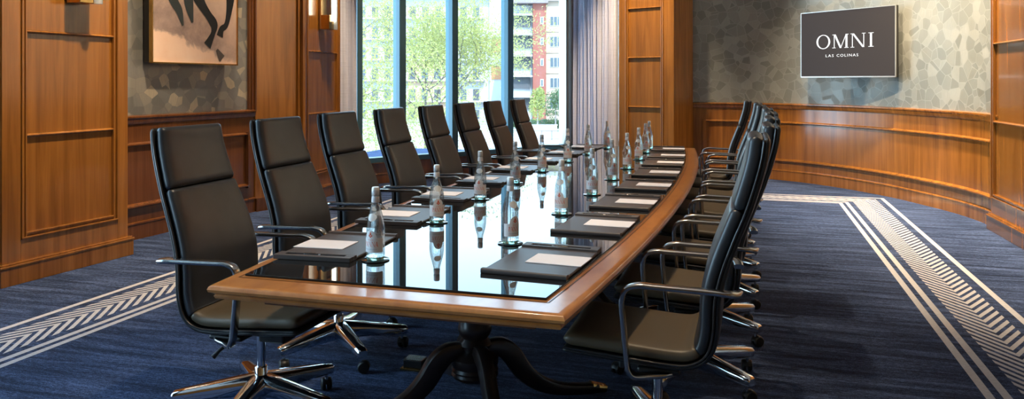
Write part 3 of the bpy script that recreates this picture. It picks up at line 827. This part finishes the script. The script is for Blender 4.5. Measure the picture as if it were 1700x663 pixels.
for side in (-1, 1):
    for k in range(8):
        u = ([2.83, 3.58, 4.31, 5.05, 5.77, 6.47, 7.14, 7.80] if side < 0 else [2.83, 3.61, 4.32, 5.05, 5.77, 6.47, 7.12, 7.80])[k]
        if side > 0: x = TCX + hw(u) - .105 - .168; rz = 0
        else: x = TCX - hw(u) + .048 + .155; rz = math.pi
        slope = math.atan2(hw(u + .2) - hw(u - .2), .4) * .8
        rz += -slope if side > 0 else slope
        a, b_, c = (pp, pa, pe) if first else (copy_tree(pp), copy_tree(pa), copy_tree(pe)); first = False
        M = Matrix.Rotation(rz, 4, 'Z')
        jit = random.uniform(-.012, .012)
        a.location = (x, u, GZ); a.rotation_euler = (0, 0, rz)
        tag(a, 'black leather desk pad with pen tray at the ' + where(k, side), 'desk pad', 'leather desk pads on the %s side' % ('window' if side < 0 else 'television'))
        q = Vector((x, u, 0)) + M @ Vector((.055, .005 + jit, 0)); b_.location = (q.x, q.y, GZ + .0104); b_.rotation_euler = (0, 0, rz + jit)
        tag(b_, 'white note paper on the desk pad at the ' + where(k, side), 'paper', 'note papers on the desk pads')
        q = Vector((x, u, 0)) + M @ Vector((-.01 + jit * 2, .2025, 0)); c.location = (q.x, q.y, GZ + .0142); c.rotation_euler = (0, 0, rz)
        tag(c, 'black pen in the pad tray at the ' + where(k, side), 'pen', 'pens in the desk pad trays')

# ------------------------------------------------------------------ water bottles and coasters
BH = .268
def make_bottle():
    b = empty('water_bottle', (0, 0, 0), '', 'bottle')
    mb = MB(); mb.lathe([(.0, .012), (.034, .012), (.0345, .02), (.0345, .118), (.0335, .132), (.030, .152), (.0245, .172), (.0185, .193), (.0145, .212), (.013, .228), (.013, .243), (.0, .243)], 'bottle_glass', 28)
    mb.build('glass_body', b, smooth=60)
    mb = MB(); mb.lathe([(.0, .0), (.030, .0), (.0335, .004), (.034, .0118), (.0, .0118)], 'bottle_base', 28); mb.build('glass_base', b, smooth=40, label='aqua tinted thick glass base')
    mb = MB(); mb.lathe([(.0132, .236), (.0145, .238), (.0145, .262), (.0125, .268), (.0, .268)], 'cap_metal', 18); mb.build('cap', b, smooth=40)
    mb = MB(); mb.lathe([(.0152, .212), (.0156, .213), (.0140, .234), (.0136, .234)], 'label_white', 18); mb.build('neck_band', b, smooth=40)
    def bend(x, z, r=.0350): a = x / r; return (r * math.sin(a), -r * math.cos(a), z)
    # label: lower band plus an arched crest, facing -y
    mb = MB(); nx = 24; half = .050; rs = [[], []]
    for i in range(nx + 1):
        x = -half + 2 * half * i / nx
        top = .082 + (.030 * math.sqrt(max(0, 1 - (x / .024) ** 2)) if abs(x) < .024 else 0)
        rs[0].append(bend(x, .030)); rs[1].append(bend(x, top))
    mb.rings(rs, 'label_white', closed=False, caps=False)
    lab = mb.build('label', b, smooth=60)
    mb = MB(); rs = [[], []]
    for i in range(13):
        x = -.019 + .038 * i / 12; hgt = .014 * math.sqrt(max(0, 1 - (x / .0192) ** 2))
        for j, s2 in ((0, -1), (1, 1)):
            z = .158 + s2 * hgt; rr = .0345 - (z - .128) * .32 + .0004; a = x / rr
            rs[j].append((rr * math.sin(a), -rr * math.cos(a), z))
    mb.rings(rs, 'label_white', closed=False, caps=False); mb.build('neck_label', b, smooth=60)
    mb = MB(); polys, w = word('PANNA', .10); sc = .058 / w
    for p in polys: mb.add([bend((a - w / 2) * sc, .052 + c * .0185, .0354) for a, c in p], [tuple(range(len(p)))], 'label_orange')
    vs, fs = font_mesh('ACQUA', 1.2); mb.add([bend((a - .5) * .022, .074 + c * .005, .0354) for a, c in vs], fs, 'label_orange')
    vs, fs = font_mesh('NATURAL SPRING WATER', 1.1); mb.add([bend((a - .5) * .05, .040 + c * .004, .0354) for a, c in vs], fs, 'label_grey')
    for px_, pz_, rr in ((0, .098, .004), (-.005, .092, .0028), (.005, .092, .0028), (0, .088, .003), (0, .104, .002)):
        mb.add([bend(px_ + rr * math.cos(q * math.pi / 4), pz_ + 1.2 * rr * math.sin(q * math.pi / 4), .0354) for q in range(8)], [tuple(range(8))], 'label_orange')
    mb.build('label_print', lab)
    return b
def make_coaster():
    mb = MB(); mb.lathe([(.0, 0), (.050, 0), (.052, .0015), (.052, .0035), (.050, .0045), (.0, .0045)], 'coaster', 32); return mb.build('coaster', smooth=30)
bo, co = make_bottle(), make_coaster()
BR = [(-.93, 3.10), (-.89, 3.86), (-.87, 4.57), (-.875, 5.31), (-.875, 6.01), (-.88, 6.73), (-.905, 7.40), (-.925, 7.86)]
BL = [(-1.325, 2.67), (-1.40, 3.46), (-1.44, 4.21), (-1.452, 4.95), (-1.452, 5.65), (-1.425, 6.40), (-1.385, 7.08), (-1.33, 7.77)]
first = True
lookang = [-32, 12, -14, 20, 28, 5, -20, 16]
for side, L_ in ((-1, BL), (1, BR)):
    for k, (x, y) in enumerate(L_):
        a, c = (bo, co) if first else (copy_tree(bo), copy_tree(co)); first = False
        c.location = (x, y, GZ); a.location = (x, y, GZ + .0048)
        face = math.atan2(-y, -x) + math.pi / 2 + R(lookang[k] if side < 0 else lookang[7 - k] + (18 if k == 0 else 0))
        a.rotation_euler = (0, 0, face)
        tag(a, 'clear glass water bottle with orange label at the ' + where(k, side), 'bottle', 'glass water bottles on the %s side' % ('window' if side < 0 else 'television'))
        tag(c, 'round dark coaster under the water bottle at the ' + where(k, side), 'coaster', 'coasters under the water bottles')

# ------------------------------------------------------------------ ceiling downlights (real fittings with warm lamps)
def downlight(x, y, power, label, cone=80, tilt=(0, 0)):
    mb = MB(); mb.lathe([(.09, 0), (.11, 0), (.11, -.012), (.085, -.012), (.075, 0), (.075, .0)], 'silver_trim', 24, (0, 0, 0))
    o_ = mb.build('ceiling_downlight', smooth=30, loc=(x, y, CEIL - .001)); tag(o_, label, 'ceiling light', 'recessed ceiling downlights')
    mb = MB(); mb.lathe([(.0, -.004), (.075, -.004), (.075, -.001), (.0, -.001)], 'lamp_tube', 20); mb.build('lens', o_)
    la = bpy.data.lights.new('downlight_lamp', 'SPOT'); la.shadow_soft_size = .07; la.energy = power; la.color = (1, .76, .50); la.spot_size = R(cone); la.spot_blend = .8
    lo = bpy.data.objects.new('lamp', la); COL.objects.link(lo); lo.parent = o_; lo.location = (0, 0, -.03)
    lo.rotation_euler = (R(tilt[1]), R(tilt[0]), 0)
for i, (x, y, p_, cone, tilt) in enumerate([
        (1.55, 7.6, 900, 74, (-12, 0)), (1.45, 8.9, 900, 74, (-12, 6)), (-.2, 7.6, 900, 54, (-32, 36)), (1.1, 10.2, 420, 70, (-6, 8)), (-1.7, 10.6, 620, 56, (0, 14)), (1.5, 6.0, 260, 60, (-18, 0)),
        (-3.3, 4.6, 560, 64, (24, 0)), (-4.35, 6.3, 260, 64, (12, 0)), (-4.1, 7.9, 420, 60, (12, 6)), (-1.1, 2.6, 200, 60, (0, 0)), (-1.1, 5.2, 200, 60, (0, 0)), (-1.1, 7.8, 200, 60, (0, 0))]):
    downlight(x, y, p_, 'round recessed ceiling downlight above the room', cone, tilt)

# ------------------------------------------------------------------ outdoors
GZO = -4.6
mb = MB()
g0 = [ray(100, 16), ray(2300, 24), ray(3200, 260), ray(-1500, 260)]
mb.prism(g0, GZO - .3, GZO, 'ground'); o_ = mb.build('ground'); structure(o_)

def facade(name, pxl, pxr, dl, dr, label, wallmat, ztop, depth=12):
    A = Vector(ray(pxl, dl)); B = Vector(ray(pxr, dr)); t = (B - A).normalized(); ang = math.atan2(t.y, t.x)
    e = empty(name, (A.x, A.y, GZO), label, 'building', rz=ang); return e, (B - A).length
FD = 110.0
def fx(px, base=840): return (px - base) * FD / F
# white, brick and beige apartment block
A = ray(840, FD); ang = TH
bl = empty('apartment_building', (A[0], A[1], GZO), 'apartment block with white balconies, red brick tower and beige wing, outside the right panes', 'building', rz=ang)
def fz(py): return zat(py, FD) - GZO
def part(name, x0, x1, y0, y1, z0, z1, mat, par, label=None):
    mb = MB(); mb.box(x0, x1, y0, y1, z0, z1, mat); return mb.build(name, par, label=label)
part('white_bay', fx(845), fx(884), .9, 14, 0, fz(8), 'facade_white', bl, 'white balcony bay')
part('brick_tower', fx(884.5), fx(906), -.9, 14, 0, fz(6), 'facade_brick', bl, 'red brick stair tower')
part('beige_wing', fx(906.5), fx(1010), 0, 14, 0, fz(2), 'facade_beige', bl, 'beige rendered wing')
mb = MB(); mb.box(fx(838), fx(909), -1.9, 14, fz(7), fz(0), 'roof_grey'); mb.box(fx(906), fx(1012), -.8, 14, fz(2), fz(-5), 'facade_white'); mb.build('roof', bl)
for i, (ya, yb) in enumerate(((26, 44), (59, 79), (94, 113), (128, 147), (162, 181))):
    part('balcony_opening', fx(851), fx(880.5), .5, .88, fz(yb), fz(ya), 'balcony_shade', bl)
    part('balcony_slab', fx(847), fx(884), -.6, .5, fz(ya) - 3.0 * 0 + .0, fz(ya - 3), 'facade_white', bl)
    mb = MB()
    for q in range(9): mb.box(fx(851.5 + q * 3.5), fx(852.1 + q * 3.5), .42, .48, fz(yb), fz(ya), 'fence_metal')
    mb.build('balcony_railing', bl)
    yc = (ya + yb) / 2 - 1
    mb = MB(); mb.box(fx(896.5), fx(902), -1.0, -.9, fz(yc + 7), fz(yc - 5), 'window_white'); mb.box(fx(898), fx(900.5), -1.06, -1.0, fz(yc + 6), fz(yc - 4), 'outdoor_glass'); mb.build('window', bl)
    for (xa, xb) in ((913, 931), (944, 960)):
        mb = MB(); mb.box(fx(xa), fx(xb), -.1, 0, fz(yb - 1), fz(ya + 1), 'window_white')
        w3 = (xb - xa) / 3
        for q in range(3): mb.box(fx(xa + w3 * q + .8), fx(xa + w3 * (q + 1) - .4), -.16, -.1, fz(yb - 2), fz(ya + 2), 'outdoor_glass')
        mb.build('window', bl)
    mb = MB(); mb.box(fx(906.5), fx(1010), -.15, 0, fz(yb + 9), fz(yb + 7.5), 'facade_peach'); mb.build('string_course', bl)
# pale building behind the big tree
A2 = ray(540, 128); b2 = empty('apartment_building', (A2[0], A2[1], GZO), 'long pale apartment block with orange panels seen through the tree branches', 'building', rz=TH - R(4))
def gx(px): return (px - 540) * 128 / F
def gz(py): return zat(py, 128) - GZO
part('white_wall', 0, gx(815), 0, 12, 0, gz(-6), 'facade_white', b2, 'white rendered wall')
part('peach_wall', gx(680), gx(745), -.5, 0, 0, gz(100), 'facade_peach', b2, 'peach coloured section')
part('corner_bay', gx(815), gx(842), -1.2, 12, 0, gz(0), 'facade_white', b2)
for (ya, yb) in ((66, 88), (110, 132)):
    part('orange_panel', gx(818), gx(838), -1.35, -1.2, gz(yb), gz(ya), 'facade_orange', b2, 'orange panel')
part('roof', -2, gx(846), -2, 12, gz(-6), gz(-14), 'roof_grey', b2)
for r_ in range(6):
    y = 12 + r_ * 34
    for q in range(12):
        xa = 556 + q * 21
        if xa > 806: continue
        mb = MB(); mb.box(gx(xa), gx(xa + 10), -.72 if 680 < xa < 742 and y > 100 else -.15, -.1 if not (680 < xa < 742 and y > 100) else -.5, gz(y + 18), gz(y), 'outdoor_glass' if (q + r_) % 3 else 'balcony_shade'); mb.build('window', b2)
    part('balcony_slab', gx(560), gx(806), -1.3, -.0, gz(y + 21), gz(y + 18.5), 'facade_white', b2)

# trees
def leaves(mb, centers, n, size, mat, seed):
    rnd = random.Random(seed)
    for _ in range(n):
        c, rad = rnd.choice(centers)
        while True:
            p = Vector((rnd.uniform(-1, 1), rnd.uniform(-1, 1), rnd.uniform(-1, 1)))
            if p.length <= 1: break
        p = Vector(c) + Vector((p.x * rad[0], p.y * rad[1], p.z * rad[2]))
        a = Vector((rnd.gauss(0, 1), rnd.gauss(0, 1), rnd.gauss(0, 1))).normalized(); b_ = a.orthogonal().normalized()
        s_ = size * rnd.uniform(.6, 1.3); w = s_ * .45
        mb.add([p - a * s_, p + b_ * w, p + a * s_, p - b_ * w], [(0, 1, 2, 3)], mat)
def grow(mb, p, d, r, L, depth, rnd, tips, mat, bend=.35, nseg=4):
    pts = [p]; rad = [r]
    for i in range(nseg):
        d = (d + Vector((rnd.gauss(0, 1), rnd.gauss(0, 1), rnd.gauss(0, .6))) * bend * .35).normalized()
        p = p + d * L / nseg; pts.append(p); rad.append(r * (1 - .5 * (i + 1) / nseg))
        if depth <= 2: tips.append(p)
    mb.tube(pts, rad, mat, 6)
    if depth == 0: return
    for k in range(3 if depth > 1 else 4):
        nd = (d + Vector((rnd.gauss(0, 1), rnd.gauss(0, 1), rnd.gauss(.15, .5))) * .75).normalized()
        st = pts[rnd.choice([-1, -1, -2, -3])]
        grow(mb, st, nd, r * .5, L * rnd.uniform(.6, .85), depth - 1, rnd, tips, mat, bend, nseg)
def big_tree(px, d, hgt, lean, seed, nleaf, lsize, label, bark='bark', leaf='leaf_spring', r0=.2, spread=4.0, low=()):
    x, y = ray(px, d); e = empty('tree', (x, y, GZO), label, 'tree', 'trees outside the window')
    rnd = random.Random(seed); mb = MB(); tips = []
    grow(mb, Vector((0, 0, 0)), Vector((lean, 0, 1)).normalized(), r0, hgt * .34, 5, rnd, tips, bark, .3)
    mb.build('branches', e, smooth=60)
    ml = MB(); leaves(ml, [(t_, (spread * .14,) * 3) for t_ in tips] + [(lc, lr) for lc, lr in low for _ in range(len(tips) // 14)], nleaf, lsize, leaf, seed + 1); ml.build('foliage', e)
    return e
big_tree(600, 21, 10.5, .18, 5, 30000, .042, 'large spring tree with bare dark branches and yellow-green leaves, filling the left window panes', low=(((.3, 0, 4.6), (2.2, 1.5, 1.6)), ((1.4, 0, 5.6), (2.0, 1.5, 1.5))))
big_tree(715, 27, 10.0, .12, 12, 24000, .048, 'slimmer spring tree with fine dark branches behind the middle window panes', r0=.13, low=(((.2, 0, 4.3), (2.8, 1.5, 1.5)),))
def small_tree(px, d, h_, w, mat, seed, label, name='young_tree'):
    x, y = ray(px, d); e = empty(name, (x, y, GZO), label, 'tree', 'small trees by the far building')
    mb = MB(); mb.tube([(0, 0, 0), (.05, 0, h_ * .35), (0, 0, h_ * .75)], [.12, .09, .03], 'bark_grey', 8); mb.build('trunk', e)
    ml = MB(); leaves(ml, [((0, 0, h_ * .62), (w, w, h_ * .38)), ((w * .3, 0, h_ * .75), (w * .6, w * .6, h_ * .25))], 1300, .16, mat, seed); ml.build('foliage', e)
for px, d, h_, w, mt, lb in ((892, 92, 5.4, 1.0, 'leaf_yellow', 'small yellow-green tree in front of the red brick tower'), (922, 99, 5.0, 2.0, 'leaf_green', 'bushy dark green tree in front of the beige wing'), (955, 84, 3.6, 1.0, 'leaf_green', 'small green tree half hidden by the window post next to the right curtain')):
    small_tree(px, d, h_, w, mt, int(px), lb)
# low wall, hedge and fence near the block
x, y = ray(868, 90); mb = MB(); L_ = 92 * 90 / F
w_ = empty('garden_wall', (x, y, GZO), 'low pale garden wall across the lawn in front of the brick tower', 'wall', rz=TH)
part('wall_body', 0, L_ * .62, 0, .3, 0, .95, 'concrete', w_); part('coping', -.05, L_ * .62 + .05, -.05, .35, .95, 1.05, 'window_white', w_)
x, y = ray(850, 80); fe = empty('garden_fence', (x, y, GZO), 'thin dark metal fence running across the lawn outside', 'fence', rz=TH)
mb = MB(); mb.box(0, 8, -.02, .02, .92, .97, 'fence_metal'); mb.box(0, 8, -.02, .02, .12, .16, 'fence_metal'); mb.build('rail', fe)
for q in range(9): mb = MB(); mb.box(q, q + .06, -.03, .03, 0, 1.0, 'fence_metal'); mb.build('post', fe)
x, y = ray(905, 100); hg = MB(); leaves(hg, [((0, 0, .6), (6.5, .8, .6))], 2600, .16, 'leaf_green', 44); ho = hg.build('hedge', loc=(x, y, GZO)); ho.rotation_euler = (0, 0, TH); tag(ho, 'low clipped green hedge at the foot of the beige wing', 'hedge')

# ------------------------------------------------------------------ light
wd = bpy.data.worlds.new('World'); SC.world = wd; wd.use_nodes = True; nt = wd.node_tree; nt.nodes.clear()
ow = nt.nodes.new('ShaderNodeOutputWorld'); bg = nt.nodes.new('ShaderNodeBackground'); nt.links.new(bg.outputs[0], ow.inputs[0])
tc = nt.nodes.new('ShaderNodeTexCoord'); sp = nt.nodes.new('ShaderNodeSeparateXYZ'); nt.links.new(tc.outputs['Generated'], sp.inputs[0])
c = ramp(nt, sp.outputs[2], [(.0, (.60, .80, 1.0)), (.12, (.55, .80, 1.0)), (.5, (.42, .68, 1.0)), (1.0, (.25, .5, .95))])
nt.links.new(c, bg.inputs[0]); bg.inputs[1].default_value = 4.2
su = bpy.data.lights.new('sun', 'SUN'); su.energy = 3.2; su.angle = R(.6); su.color = (1, .95, .87)
so = bpy.data.objects.new('sun', su); COL.objects.link(so)
dirv = Vector((-.35, .75, -.75)).normalized(); so.rotation_euler = dirv.to_track_quat('-Z', 'Y').to_euler()
# sky portals in the two window openings
def portal(cx, cy, cz, w, h_, nx, ny):
    la = bpy.data.lights.new('window_portal', 'AREA'); la.shape = 'RECTANGLE'; la.size = w; la.size_y = h_; la.cycles.is_portal = True
    lo = bpy.data.objects.new('window_portal', la); COL.objects.link(lo); lo.location = (cx, cy, cz)
    lo.rotation_euler = Vector((nx, ny, 0)).to_track_quat('-Z', 'Z').to_euler()
c0 = wp((s_start + s_end) / 2, -.25); portal(c0[0], c0[1], 2.5, s_end - s_start, 4.3, WN.x, WN.y)
portal(-5.6, .4, 2.33, 6.0, 4.6, 1, 0)

# ------------------------------------------------------------------ camera
cam = bpy.data.cameras.new('camera'); co_ = bpy.data.objects.new('camera', cam); COL.objects.link(co_)
co_.location = (0, 0, H); co_.rotation_euler = (R(90), 0, TH)
cam.sensor_width = 36; cam.lens = F / 1700 * 36; cam.shift_y = -(331.5 - YH) / 1700; cam.clip_end = 1000; cam.clip_start = .05
SC.camera = co_
SC.view_settings.view_transform = 'Standard'; SC.view_settings.look = 'None'; SC.view_settings.gamma = 1
SC.view_settings.exposure = 0.9
SC.view_settings.use_curve_mapping = False
SC.cycles.max_bounces = 10; SC.cycles.transparent_max_bounces = 12; SC.cycles.transmission_bounces = 8
